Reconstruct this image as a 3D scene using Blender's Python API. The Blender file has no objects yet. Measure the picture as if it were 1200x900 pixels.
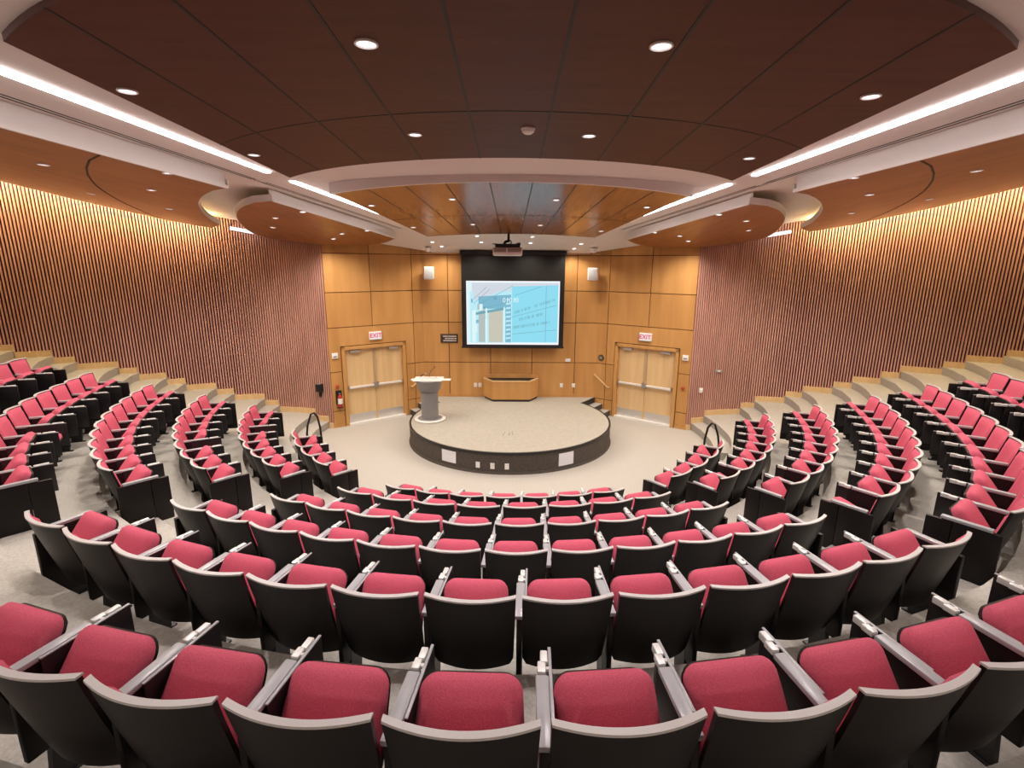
import bpy, bmesh, math, random
from mathutils import Vector, Matrix
random.seed(4)
PI = math.pi
scene = bpy.context.scene
COL = scene.collection
R = math.radians

# ------------------------------------------------------------------ materials
def nodes_of(name):
    m = bpy.data.materials.new(name); m.use_nodes = True
    nt = m.node_tree
    return m, nt, nt.nodes['Principled BSDF']

def plain(name, rgb, rough=.5, metal=0., spec=.5, coat=0.):
    m, nt, b = nodes_of(name)
    b.inputs['Base Color'].default_value = (*rgb, 1); b.inputs['Roughness'].default_value = rough
    b.inputs['Metallic'].default_value = metal; b.inputs['Specular IOR Level'].default_value = spec
    b.inputs['Coat Weight'].default_value = coat
    return m

def noisy(name, c1, c2, scale=(8, 8, 8), detail=4, rough=.6, bump=0., spec=.3, lo=.3, hi=.7, coat=0.):
    m, nt, b = nodes_of(name)
    tc = nt.nodes.new('ShaderNodeTexCoord'); mp = nt.nodes.new('ShaderNodeMapping')
    mp.inputs['Scale'].default_value = scale
    nz = nt.nodes.new('ShaderNodeTexNoise'); nz.inputs['Scale'].default_value = 1; nz.inputs['Detail'].default_value = detail
    rp = nt.nodes.new('ShaderNodeValToRGB')
    rp.color_ramp.elements[0].position = lo; rp.color_ramp.elements[0].color = (*c1, 1)
    rp.color_ramp.elements[1].position = hi; rp.color_ramp.elements[1].color = (*c2, 1)
    L = nt.links.new
    L(tc.outputs['Object'], mp.inputs['Vector']); L(mp.outputs['Vector'], nz.inputs['Vector'])
    L(nz.outputs['Fac'], rp.inputs['Fac']); L(rp.outputs['Color'], b.inputs['Base Color'])
    b.inputs['Roughness'].default_value = rough; b.inputs['Specular IOR Level'].default_value = spec
    b.inputs['Coat Weight'].default_value = coat
    if bump:
        bp = nt.nodes.new('ShaderNodeBump'); bp.inputs['Strength'].default_value = bump; bp.inputs['Distance'].default_value = .01
        L(nz.outputs['Fac'], bp.inputs['Height']); L(bp.outputs['Normal'], b.inputs['Normal'])
    return m

def emit(name, rgb, s):
    m = bpy.data.materials.new(name); m.use_nodes = True
    nt = m.node_tree; nt.nodes.clear()
    e = nt.nodes.new('ShaderNodeEmission'); o = nt.nodes.new('ShaderNodeOutputMaterial')
    e.inputs['Color'].default_value = (*rgb, 1); e.inputs['Strength'].default_value = s
    nt.links.new(e.outputs[0], o.inputs['Surface'])
    return m

M = {}
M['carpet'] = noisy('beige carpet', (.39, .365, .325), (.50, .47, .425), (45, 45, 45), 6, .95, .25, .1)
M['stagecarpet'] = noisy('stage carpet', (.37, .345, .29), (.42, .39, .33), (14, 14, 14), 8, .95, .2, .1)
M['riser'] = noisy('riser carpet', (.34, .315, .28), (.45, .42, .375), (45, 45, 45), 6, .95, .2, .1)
M['fascia'] = noisy('brown stage carpet', (.066, .055, .046), (.105, .088, .074), (30, 30, 30), 5, .9, .2, .2)
M['nosing'] = plain('dark rubber nosing', (.014, .012, .012), .45)
M['maple'] = noisy('honey maple veneer', (.50, .255, .080), (.62, .335, .115), (5, 5, .55), 7, .38, 0, .4, .3, .72)
M['maple2'] = noisy('honey maple veneer darker', (.47, .235, .072), (.58, .305, .102), (5, 5, .55), 7, .38, 0, .4, .3, .72)
M['seam'] = plain('dark panel reveal', (.12, .035, .012), .7)
M['door'] = noisy('pale maple door', (.64, .43, .21), (.74, .52, .27), (9, 9, .5), 6, .4, 0, .4)
M['ceilwood'] = noisy('reddish cherry ceiling veneer', (.066, .018, .009), (.092, .027, .013), (1.2, 9, 9), 6, .55, 0, .22)
M['ceilwoodB'] = noisy('cherry ceiling veneer gloss', (.27, .105, .031), (.34, .136, .040), (14, 1.0, 14), 6, .24, 0, .5)
M['cloudwood'] = noisy('cherry cloud veneer', (.25, .098, .030), (.38, .155, .048), (7, .7, 7), 6, .33, 0, .45)
M['white'] = plain('off white plaster', (.74, .69, .66), .8, 0, .2)
M['slot'] = plain('black diffuser slot', (.004, .004, .004), .6)
M['slat'] = noisy('slat wood', (.50, .265, .205), (.63, .35, .275), (3, 3, 1), 4, .5, 0, .4)
M['slatback'] = plain('maroon wall felt', (.085, .014, .034), .95, 0, .05)
M['fabric'] = noisy('raspberry upholstery', (.46, .078, .122), (.59, .112, .168), (160, 160, 160), 3, .9, .12, .2)
M['black'] = plain('black moulded plastic', (.0075, .0052, .005), .45, 0, .3)
M['blackm'] = plain('black painted steel', (.007, .006, .007), .45)
M['rim'] = plain('worn edge with painted highlight', (.52, .49, .475), .42)  # worn plastic, colour lightened further to include the overhead highlights
M['armcap'] = plain('arm cap with painted glare', (.37, .375, .39), .28)  # dark caps; the grey paints in reflections of the ceiling lights
M['tabedge'] = plain('dark laminate tablet', (.012, .010, .011), .35)
M['steel'] = plain('brushed steel', (.62, .60, .58), .32, 1.)
M['hinge'] = plain('bright hinge metal', (.72, .72, .70), .35, .25)
M['steeld'] = plain('satin aluminium', (.55, .52, .47), .4, .8)
M['spk'] = plain('grey speaker mesh', (.42, .42, .44), .7)
M['kick'] = plain('kick plate steel', (.66, .64, .61), .3, .6)
M['sill'] = plain('bright threshold', (.82, .80, .76), .4, .2)
M['grille'] = plain('taupe projector grille', (.30, .24, .235), .5)
M['whitep'] = plain('white plastic', (.82, .80, .76), .4)
M['red'] = plain('red enamel', (.42, .03, .02), .35)
M['lect'] = plain('grey lectern enamel', (.235, .23, .23), .45)
M['lectlt'] = plain('pale lectern trim', (.78, .76, .72), .35)
M['orange'] = plain('orange wood strobe', (.46, .13, .03), .5)
M['bronze'] = plain('bronze', (.10, .075, .05), .4, .6)
M['lens'] = emit('lamp lens', (1, .93, .97), 2.6)
M['led'] = emit('led strip', (1, .93, .92), 15)
M['ledw'] = emit('cove led', (1, .80, .40), 92)
M['exitface'] = emit('exit face', (1, .90, .88), .85)
M['exitred'] = emit('exit red', (.95, .03, .10), .9)
M['scrwhite'] = emit('screen white', (.92, .93, .97), 1.0)
M['paper'] = plain('white paper', (.75, .76, .80), .6)
def em(n, rgb, s=1.): M[n] = emit(n, rgb, s)
em('s_cyan', (.30, .76, .93), .95); em('s_sky', (.66, .70, .78), 1.0); em('s_lcyan', (.50, .84, .93), 1.0)
em('s_blue', (.24, .54, .70), .9); em('s_grey', (.50, .56, .55), .95); em('s_tan', (.62, .60, .50), .95)
em('s_line', (.20, .44, .52), .9); em('s_pale', (.74, .92, .95), 1.0); em('s_txt', (.22, .50, .58), .9)

# ------------------------------------------------------------------ mesh builder
class MB:
    def __init__(s): s.v = []; s.f = []; s.mi = []; s.mats = []
    def m(s, mat):
        if mat not in s.mats: s.mats.append(mat)
        return s.mats.index(mat)
    def add(s, vs, fs, mat):
        o = len(s.v); k = s.m(mat)
        s.v += [tuple(v) for v in vs]
        for f in fs: s.f.append(tuple(i + o for i in f)); s.mi.append(k)
    def hexa(s, p, mat):       # 8 points: bottom 4 ccw, top 4 ccw
        s.add(p, [(3, 2, 1, 0), (4, 5, 6, 7), (0, 1, 5, 4), (1, 2, 6, 5), (2, 3, 7, 6), (3, 0, 4, 7)], mat)
    def box(s, x0, x1, y0, y1, z0, z1, mat, T=None):
        p = [Vector(q) for q in ((x0, y0, z0), (x1, y0, z0), (x1, y1, z0), (x0, y1, z0), (x0, y0, z1), (x1, y0, z1), (x1, y1, z1), (x0, y1, z1))]
        if T: p = [T @ q for q in p]
        s.hexa(p, mat)
    def rbox(s, x0, x1, y0, y1, z0, z1, mat, r=.01, T=None, seg=2):   # bevelled box
        bm = bmesh.new(); bmesh.ops.create_cube(bm, size=1)
        for v in bm.verts: v.co = Vector(((x0 + x1) / 2 + v.co.x * (x1 - x0), (y0 + y1) / 2 + v.co.y * (y1 - y0), (z0 + z1) / 2 + v.co.z * (z1 - z0)))
        bmesh.ops.bevel(bm, geom=bm.edges[:], offset=r, segments=seg, affect='EDGES', profile=.5)
        bm.verts.index_update()
        s.add([(T @ v.co) if T else v.co.copy() for v in bm.verts], [[v.index for v in f.verts] for f in bm.faces], mat); bm.free()
    def tube(s, pts, r, mat, n=10, cap=True):
        pts = [Vector(p) for p in pts]; rings = []
        rr = r if isinstance(r, (list, tuple)) else [r] * len(pts)
        prev = None
        for i, p in enumerate(pts):
            d = (pts[min(i + 1, len(pts) - 1)] - pts[max(i - 1, 0)]).normalized()
            a = prev if prev is not None else (Vector((0, 0, 1)) if abs(d.z) < .9 else Vector((1, 0, 0)))
            u = (a - d * a.dot(d)).normalized(); w = d.cross(u); prev = u
            rings.append([p + (u * math.cos(2 * PI * k / n) + w * math.sin(2 * PI * k / n)) * rr[i] for k in range(n)])
        vs = [q for g in rings for q in g]; fs = []
        for i in range(len(pts) - 1):
            for k in range(n): fs.append((i * n + k, i * n + (k + 1) % n, (i + 1) * n + (k + 1) % n, (i + 1) * n + k))
        if cap: fs.append(tuple(range(n - 1, -1, -1))); fs.append(tuple(range((len(pts) - 1) * n, len(pts) * n)))
        s.add(vs, fs, mat)
    def lathe(s, prof, mat, n=24, c=(0, 0, 0), a0=0, a1=2 * PI, sy=1.):
        full = abs(a1 - a0 - 2 * PI) < 1e-6; k = n if full else n + 1
        vs = []; fs = []
        for j in range(k):
            a = a0 + (a1 - a0) * j / n
            for r, z in prof: vs.append((c[0] + r * math.cos(a), c[1] + r * math.sin(a) * sy, c[2] + z))
        m = len(prof)
        for j in range(n):
            for i in range(m - 1):
                b = ((j + 1) % k) * m
                fs.append((j * m + i, b + i, b + i + 1, j * m + i + 1))
        s.add(vs, fs, mat)
    def prism(s, poly, z0, z1, mat, side=None, T=None):
        n = len(poly)
        vs = [Vector((p[0], p[1], z0)) for p in poly] + [Vector((p[0], p[1], z1)) for p in poly]
        if T: vs = [T @ q for q in vs]
        o = len(s.v); s.v += [tuple(v) for v in vs]
        k = s.m(mat); ks = s.m(side or mat)
        s.f.append(tuple(o + i for i in range(n - 1, -1, -1))); s.mi.append(k)
        s.f.append(tuple(o + n + i for i in range(n))); s.mi.append(k)
        for i in range(n):
            s.f.append((o + i, o + (i + 1) % n, o + n + (i + 1) % n, o + n + i)); s.mi.append(ks)
    def grid(s, g, mat, closed=False):       # g[i][j] points
        a, b = len(g), len(g[0])
        s.add([p for r in g for p in r], [(i * b + j, (i + 1) * b + j, (i + 1) * b + j + 1, i * b + j + 1) for i in range(a - 1) for j in range(b - 1)], mat)
    def solid(s, g1, g2, mat):           # two matching grids joined at the rim
        a, b = len(g1), len(g1[0])
        vs = [p for r in g1 for p in r] + [p for r in g2 for p in r]; N = a * b
        fs = []
        for i in range(a - 1):
            for j in range(b - 1):
                q = (i * b + j, (i + 1) * b + j, (i + 1) * b + j + 1, i * b + j + 1)
                fs.append(q); fs.append(tuple(N + t for t in reversed(q)))
        rim = [j for j in range(b)] + [i * b + b - 1 for i in range(1, a)] + [(a - 1) * b + j for j in range(b - 2, -1, -1)] + [i * b for i in range(a - 2, 0, -1)]
        for k in range(len(rim)):
            p, q = rim[k], rim[(k + 1) % len(rim)]
            fs.append((p, q, N + q, N + p))
        s.add(vs, fs, mat)
    def build(s, name, parent=None, smooth=True, ang=35, mats=None):
        me = bpy.data.meshes.new(name); me.from_pydata(s.v, [], s.f)
        for k in s.mats: me.materials.append(M[k])
        me.polygons.foreach_set('material_index', s.mi)
        bm = bmesh.new(); bm.from_mesh(me); bmesh.ops.recalc_face_normals(bm, faces=bm.faces[:]); bm.to_mesh(me); bm.free()
        if smooth:
            me.polygons.foreach_set('use_smooth', [True] * len(me.polygons)); me.set_sharp_from_angle(angle=R(ang))
        me.update()
        o = bpy.data.objects.new(name, me); COL.objects.link(o)
        if parent: o.parent = parent
        return o

def tag(o, label=None, cat=None, group=None, kind=None):
    if label: o['label'] = label
    if cat: o['category'] = cat
    if group: o['group'] = group
    if kind: o['kind'] = kind
    return o
def empty(name, loc=(0, 0, 0), rz=0., label=None, cat=None, group=None):
    o = bpy.data.objects.new(name, None); COL.objects.link(o)
    o.location = loc; o.rotation_euler = (0, 0, rz); o.empty_display_size = .1
    return tag(o, label, cat, group)
def copy_tree(o, parent=None):
    c = o.copy(); COL.objects.link(c)
    if parent: c.parent = parent
    for ch in KIDS.get(o.name, []): copy_tree(ch, c)
    return c
KIDS = {}
def reg(o):
    KIDS[o.name] = list(o.children)
    for ch in o.children: reg(ch)

# ------------------------------------------------------------------ geometry of the hall
EYE = 4.1
RISE = .345
CY = 11.3
RK = {  # back-top radius of row k at several polar angles, per side
    -1: {0: [(0, 4.50), (41.6, 4.52), (71, 4.58), (88, 4.98), (104, 5.13), (125, 5.48)],
         1: [(0, 5.50), (38.7, 5.47), (80.8, 5.46), (103, 6.48), (125, 7.18)],
         2: [(0, 6.58), (36.7, 6.49), (77.3, 6.25), (100, 7.48), (125, 8.48)],
         3: [(0, 7.65), (35.5, 7.48), (73.7, 7.00), (97, 8.38), (125, 9.58)],
         4: [(0, 8.72), (35, 8.50), (70.8, 7.74), (94, 9.18), (125, 10.58)],
         5: [(0, 9.88), (35, 9.60), (68.6, 8.48), (91, 10.18), (125, 11.58)],
         6: [(0, 11.00), (35, 10.70), (66.5, 9.28), (89, 11.08), (125, 12.58)]},
    1: {0: [(0, 4.50), (34, 4.56), (64.3, 4.54), (88, 4.98), (104, 5.13), (125, 5.48)],
        1: [(0, 5.50), (32.5, 5.50), (75.6, 5.33), (103, 6.48), (125, 7.18)],
        2: [(0, 6.58), (31.2, 6.53), (71.8, 6.11), (100, 7.48), (125, 8.48)],
        3: [(0, 7.65), (27.5, 7.60), (68.5, 6.89), (97, 8.38), (125, 9.58)],
        4: [(0, 8.72), (26, 8.62), (65.5, 7.55), (94, 9.18), (125, 10.58)],
        5: [(0, 9.88), (26, 9.66), (62.3, 8.20), (91, 10.18), (125, 11.58)],
        6: [(0, 11.00), (26, 10.80), (60.5, 9.00), (89, 11.08), (125, 12.58)]}}
def rk(k, th):       # th in degrees, signed
    t = RK[-1 if th < 0 else 1][k]; a = abs(th)
    for (a0, r0), (a1, r1) in zip(t, t[1:]):
        if a <= a1:
            f = (a - a0) / (a1 - a0); f = f * f * (3 - 2 * f) * .5 + f * .5
            return r0 + (r1 - r0) * f
    return t[-1][1]
def pol(r, th): return Vector((r * math.sin(R(th)), CY - r * math.cos(R(th)), 0))

# wall line (left side mirrored): plan points and height of the cloud meeting it
WALLPTS = [(4.49, 12.50), (5.6, 12.78), (6.7, 12.76), (7.8, 12.36), (8.8, 11.88), (9.8, 11.36), (10.8, 10.78), (12.3, 9.75), (14.0, 8.3)]
WTOP = [(4.36, .40), (4.6, .42), (6.13, .61), (7.75, .88), (9.07, 1.19), (10.2, 1.50), (11.5, 1.9), (14., 2.6)]
def wtop(x):
    for (a, z0), (b, z1) in zip(WTOP, WTOP[1:]):
        if x <= b: return z0 + (z1 - z0) * max(0, (x - a)) / (b - a)
    return WTOP[-1][1]
def catmull(P, n):
    out = []; Q = [2 * Vector(P[0]) - Vector(P[1])] + [Vector(p) for p in P] + [2 * Vector(P[-1]) - Vector(P[-2])]
    for i in range(1, len(Q) - 2):
        for j in range(n):
            t = j / n; a, b, c, d = Q[i - 1], Q[i], Q[i + 1], Q[i + 2]
            out.append(.5 * ((2 * b) + (c - a) * t + (2 * a - 5 * b + 4 * c - d) * t * t + (3 * b - a - 3 * c + d) * t ** 3))
    out.append(Q[-2]); return out
WL = catmull(WALLPTS, 24)
WD = [0]
for p, q in zip(WL, WL[1:]): WD.append(WD[-1] + (q - p).length)
def wall_at(s):
    for i in range(len(WD) - 1):
        if s <= WD[i + 1]:
            f = (s - WD[i]) / (WD[i + 1] - WD[i]); p = WL[i].lerp(WL[i + 1], f); d = (WL[i + 1] - WL[i]).normalized()
            return p, d
    return WL[-1], (WL[-1] - WL[-2]).normalized()
def wall_s_of_x(x):
    for i in range(len(WL) - 1):
        if WL[i].x <= x <= WL[i + 1].x: return WD[i] + (WD[i + 1] - WD[i]) * (x - WL[i].x) / (WL[i + 1].x - WL[i].x)
    return 0 if x < WL[0].x else WD[-1]

# ---- floor and tiers
mb = MB()
mb.box(-15, 15, -5, 15, -.12, 0, 'carpet')
tag(mb.build('floor', smooth=False), kind='structure')
OUT = 19
for k in range(1, 8):
    mb = MB(); z = RISE * k
    ths = [i * 2.5 - 122.5 for i in range(99)]
    kk = k - 1
    inner = [pol(rk(kk, t) + .01, t) for t in ths]
    # drop tier surfaces that would lie under the stage side: keep to behind the walls only
    outer = []
    for t in ths:
        r2 = (rk(kk + 1, t) + .6) if k < 7 else 13.5
        if k < 7 and abs(t) > 70: r2 += (abs(t) - 70) * .05
        outer.append(pol(r2, t))
    n = len(ths)
    up = lambda p, zz: (p.x, p.y, zz)
    mb.add([up(p, z) for p in inner] + [up(p, z) for p in outer], [(i, i + 1, n + i + 1, n + i) for i in range(n - 1)], 'carpet')
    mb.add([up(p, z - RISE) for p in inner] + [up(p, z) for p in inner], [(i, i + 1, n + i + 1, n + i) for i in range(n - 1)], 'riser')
    # half steps in the two radial aisles and along the walls
    for a0, a1 in ((-39.5, -26.5), (24.0, 31.5), (-118, -83), (79, 118)):
        if k == 1 and abs(a0) < 50 : a0, a1 = (-43, -26.5) if a0 < 0 else (24, 36)
        m = 9; P = []
        for i in range(m):
            t = a0 + (a1 - a0) * i / (m - 1); ri = rk(kk, t) + .01
            dep = .36
            P.append((pol(ri - dep, t), pol(ri + .02, t)))
        zz = z - RISE / 2
        vs = [up(a, z - RISE) for a, b in P] + [up(a, zz) for a, b in P] + [up(b, zz) for a, b in P]
        mb.add(vs, [(m + i, m + i + 1, 2 * m + i + 1, 2 * m + i) for i in range(m - 1)], 'carpet')
        fs = [(i, i + 1, m + i + 1, m + i) for i in range(m - 1)]
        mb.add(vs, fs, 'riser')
        for e in (0, m - 1):
            a, b = P[e]; mb.add([up(a, z - RISE), up(b, z - RISE), up(b, zz), up(a, zz)], [(0, 1, 2, 3)], 'riser')
    tag(mb.build('floor_tier', smooth=False), kind='structure')

# ---- wood wall behind the stage
BY = 14.05
ZR = [0.0, .43, 1.44, 2.55, 3.41, 4.34, 5.1]
mb = MB()
mb.box(-2.6, 2.6, BY + .02, BY + .1, 0, 5.1, 'seam')
XS = [-2.39, -1.70, -.55, .60, 1.79, 2.39]
ZB = [.45, 1.44, 2.55, 3.41, 4.34, 5.1]
g = .009
for i in range(5):
    for j in range(5):
        xa, xb = XS[i], XS[i + 1]
        mb.box(xa + (g if i else 0), xb - (g if i < 4 else 0), BY, BY + .03, ZB[j] + g, ZB[j + 1] - g, 'maple' if (i + j) % 2 else 'maple2')
mb.box(-2.39, 2.39, BY - .012, BY + .02, .45, .53, 'maple2')
tag(mb.build('wall_back', smooth=False), kind='structure')

def frame_T(side):       # local: x = along the angled wall from the stage corner, y = out into the room, z up
    ex = Vector((side * .803, -.596, 0)); ey = Vector((-side * .596, -.803, 0))
    T = Matrix(((ex.x, ey.x, 0, side * 2.39), (ex.y, ey.y, 0, BY), (0, 0, 1, 0), (0, 0, 0, 1)))
    return T
DT0, DT1, DH = .56, 2.30, 2.06
FT = {-1: frame_T(-1), 1: frame_T(1)}
for side, nm in ((-1, 'wall_front_left'), (1, 'wall_front_right')):
    T = FT[side]; mb = MB()
    for a, b, c, d in ((-.05, DT0, 0, 5.1), (DT1, 2.6, 0, 5.1), (DT0, DT1, DH, 5.1)):
        mb.box(a, b, -.14, -.032, c, d, 'seam', T)
    cols = [(0, .30), (.30, 1.45), (1.45, 2.6)]
    for j, (z0, z1) in enumerate([(2.55, 3.41), (3.41, 4.34), (4.34, 5.1)]):
        for i, (a, b) in enumerate(cols):
            mb.box(a + (g if i else 0), b - g, -.04, 0, z0 + g, z1 - g, 'maple' if (i + j) % 2 else 'maple2', T)
    # beside and above the doors
    mb.box(.30 + g, DT0 - .02, -.04, 0, 1.44 + g, 2.55 - g, 'maple', T)
    mb.box(DT0 - .02, DT1 + .02, -.04, 0, DH + .02, 2.55 - g, 'maple', T)
    mb.box(0, .30 - g, -.04, 0, 1.44 + g, 2.55 - g, 'maple2', T)
    for z0, z1 in ((.0, .43), (.43, 1.44)):
        mb.box(0, .30 - g, -.04, 0, z0 + g, z1 - g, 'maple', T)
        mb.box(.30 + g, DT0 - .02, -.04, 0, z0 + g, z1 - g, 'maple2', T)
    for z0, z1 in ((.07, .43), (.43, 1.44), (1.44, 2.55)):
        mb.box(DT1 + .02, 2.6, -.04, 0, z0 + g, z1 - g, 'maple2', T)
    mb.box(DT1 + .02, 2.6, -.04, .014, 0, .075, 'maple', T)
    tag(mb.build(nm, smooth=False), kind='structure')
    # door frame
    mb = MB(); w = .085
    for a, b in ((DT0, DT0 + w), (DT1 - w, DT1)): mb.rbox(a, b, -.14, .025, 0, DH, 'maple', .006, T)
    mb.rbox(DT0, DT1, -.14, .025, DH - w, DH, 'maple', .006, T)
    fr = mb.build('door_1' if side < 0 else 'door_2', smooth=False)
    tag(fr, ('wooden double door left of the stage below its exit sign' if side < 0 else 'wooden double door right of the stage below its exit sign'), kind='structure')
    mb = MB(); mb.box(DT0 + w, DT1 - w, -.13, .06, 0, .05, 'sill', T); th = mb.build('threshold', fr, False); tag(th, 'bright metal threshold')
    mid = (DT0 + DT1) / 2
    for lf, (a, b) in enumerate(((DT0 + w + .006, mid - .003), (mid + .003, DT1 - w - .006))):
        mb = MB(); mb.rbox(a, b, -.11, -.06, .035, DH - w - .006, 'door', .004, T); leaf = mb.build('door_leaf', fr, False)
        hingeside = a if lf == 0 else b; inner = b if lf == 0 else a; sg = 1 if lf == 0 else -1
        mb = MB(); mb.box(a + .03, b - .03, -.062, -.056, .05, .27, 'kick', T); mb.build('kick_plate', leaf, False)
        mb = MB()   # panic bar
        x0, x1 = min(hingeside + sg * .05, inner - sg * .03), max(hingeside + sg * .05, inner - sg * .03)
        mb.rbox(x0, x1, -.03, .012, .96, 1.02, 'sill', .012, T)
        mb.rbox(inner - sg * .03 - .035, inner - sg * .03 + .035, -.062, .016, .92, 1.06, 'steel', .008, T)
        mb.rbox(hingeside + sg * .05 - .02, hingeside + sg * .05 + .02, -.062, .012, .945, 1.035, 'steel', .008, T)
        mb.build('panic_bar', leaf)
        mb = MB(); mb.tube([T @ Vector((inner - sg * .03, -.045, 1.05)), T @ Vector((inner - sg * .03, -.045, DH - w - .02))], .007, 'steeld', 8)
        mb.build('latch_rod', leaf)
        mb = MB(); cx = hingeside + sg * .26
        mb.rbox(cx - .13, cx + .13, -.062, .01, DH - w - .085, DH - w - .015, 'steeld', .01, T)
        mb.box(cx - .02, cx + .16 * sg + .0 if sg > 0 else cx + .02, -.03, -.012, DH - w - .02, DH - w - .004, 'steeld', T)
        mb.build('door_closer', leaf)

# ---- slatted side walls
for side, nm in ((-1, 'wall_left'), (1, 'wall_right')):
    mb = MB(); N = 150; S = WD[-1]
    bk = []
    for i in range(N + 1):
        s = S * i / N; p, d = wall_at(s); nrm = Vector((-d.y, d.x))   # away from the room
        lean = 0.0
        zt = EYE + wtop(p.x) + .55
        q = p + nrm * .05
        bk.append([(side * q.x, q.y, 0), (side * (q.x + lean), q.y + lean * .2, zt)])
    mb.grid(bk, 'slatback')
    pitch = .060; n = int(S / pitch)
    for i in range(n):
        s = (i + .5) * pitch; p, d = wall_at(s); nrm = Vector((-d.y, d.x)); lean = 0.0
        zt = EYE + wtop(p.x) + .5; w = .0145
        P = []
        for zz, l in ((0, 0), (zt, lean)):
            for a, b in ((-w, 0), (w, 0), (w, .045), (-w, .045)):
                q = p + d * a + nrm * b
                P.append(Vector((side * (q.x + l), q.y + l * .2, zz)))
        mb.hexa(P, 'slat')
    tag(mb.build(nm, smooth=False), kind='structure')
    # stepped wooden baseboard
    mb = MB(); m = 220; sm = S * .86
    def level(q):
        v = Vector((q.x, q.y)) - Vector((0, CY)); th = math.degrees(math.atan2(v.x, -v.y)); r = v.length; lv = 0
        for k in range(1, 8):
            rr = rk(k - 1, side * th) + .01
            if r > rr: lv = RISE * k
            elif r > rr - .36 and lv >= RISE * (k - 1) - .01: lv = RISE * (k - .5)
        return lv
    runs = []
    for i in range(m):
        p, d = wall_at(sm * (i + .5) / m); z = level(p)
        if runs and abs(runs[-1][2] - z) < .01: runs[-1][1] = i + 1
        else: runs.append([i, i + 1, z])
    for a, b, z in runs:
        A = []; B = []
        for i in range(a, b + 1):
            p, d = wall_at(sm * i / m); nrm = Vector((-d.y, d.x)); q = p - nrm * .03
            A.append([(side * q.x, q.y, z - .02), (side * q.x, q.y, z + .13)])
            q = p + nrm * .04
            B.append([(side * q.x, q.y, z - .02), (side * q.x, q.y, z + .13)])
        mb.solid(A, B, 'door')
    tag(mb.build('baseboard_left' if side < 0 else 'baseboard_right', smooth=False), kind='structure')

# ---- rear enclosure
mb = MB()
for side in (-1, 1): mb.box(side * 14.05 - .1, side * 14.05 + .1, -5.2, 8.6, 0, 7.2, 'maple2')
tag(mb.build('wall_sides', smooth=False), kind='structure')
mb = MB(); mb.box(-14.2, 14.2, -5.3, -5.1, 0, 7.2, 'maple2'); tag(mb.build('wall_rear', smooth=False), kind='structure')

# ------------------------------------------------------------------ ceilings
WZ = EYE + 1.19
def wz(y):           # white ceiling height along the hall
    if y <= 8: return WZ
    if y <= 12.5: return WZ - .0956 * (y - 8)
    return WZ - .43 - .30 * (y - 12.5) * (1 - .0)
def sx(y):           # half width of the white strip (runs in a little towards the stage)
    return 3.8 if y <= 8 else 3.8 - (y - 8) * .29
mb = MB()
ys = [-5.2, 0, 4, 7.4, 8.0, 9, 10, 11, 12, 12.5, 13, 13.5, 14.08]
mb.grid([[(-(sx(y) + .05), y, wz(y)), (0, y, wz(y)), (sx(y) + .05, y, wz(y))] for y in ys], 'white')
# wings of the white ceiling above the wood clouds
for side in (-1, 1):
    G = []
    for i in range(25):
        s = i / 24; y0 = 14.0 - 19.2 * s
        x1 = 4.0 + 10.0 * s; p, d = wall_at(wall_s_of_x(x1)) if x1 > 4.36 else (Vector((4.0, 12.9)), None)
        if x1 > 13.9: p = Vector((14.1, 8.2))
        z1 = EYE + wtop(max(4.36, p.x)) + .22
        a = Vector((sx(y0), y0, wz(y0))); b = Vector((p.x + .15, p.y + .1, z1))
        row = []
        for j in range(9):
            u = j / 8; q = a.lerp(b, u); q.z += .10 * math.sin(PI * min(1, u * 2) / 2) * (1 if s > .15 else s / .15)
            row.append((side * q.x, q.y, q.z))
        G.append(row)
    mb.grid(G, 'white')
tag(mb.build('ceiling', smooth=True, ang=20), kind='structure')
mb = MB()
mb.grid([[(-14.2, -5.2, 7.1), (14.2, -5.2, 7.1)], [(-14.2, 12.5, 7.1), (14.2, 12.5, 7.1)]], 'white')
tag(mb.build('ceiling_upper', smooth=False), kind='structure')

# linear slots and light strips
for side in (-1, 1):
    wd = 'left' if side < 0 else 'right'
    for a, b, x, nmn, key in ((-3, 7.93, 3.755, 'rear', 0), (8.15, 12.2, 3.74, 'front', 1)):
        mb = MB(); ys = [a + (b - a) * i / 12 for i in range(13)]
        for dx in (-.028, .028):
            t = [[(side * (sx(y) - (3.8 - x) + dx - .007), y, wz(y) - .004), (side * (sx(y) - (3.8 - x) + dx + .007), y, wz(y) - .004)] for y in ys]
            u = [[(p[0], p[1], p[2] + .03) for p in r] for r in t]
            mb.solid(t, u, 'slot')
        o = mb.build('air_slot', smooth=False)
        tag(o, ('long twin black air slot in the white ceiling band, %s side near the viewer' if key == 0 else 'shorter twin black air slot in the white ceiling band, %s side nearer the stage') % wd, 'air vent', 'linear air slots')
    for a, b, key in ((-3, 7.3, 0), (8.05, 11.6, 1)):
        mb = MB(); ys = [a + (b - a) * i / 10 for i in range(11)]
        xc = (lambda y: 3.25) if key == 0 else (lambda y: sx(y) - .55 + 0)
        t = [[(side * (xc(y) - .036), y, wz(y) - .02), (side * (xc(y) + .036), y, wz(y) - .02)] for y in ys]
        u = [[(p[0], p[1], p[2] + .021) for p in r] for r in t]
        mb.solid(t, u, 'led')
        o = mb.build('light_strip', smooth=False)
        tag(o, ('long glowing strip light beside the big dark ceiling panel, %s side' if key == 0 else 'short glowing strip light beside the front ceiling panel, %s side') % wd, 'strip light', 'ceiling strip lights')

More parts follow.
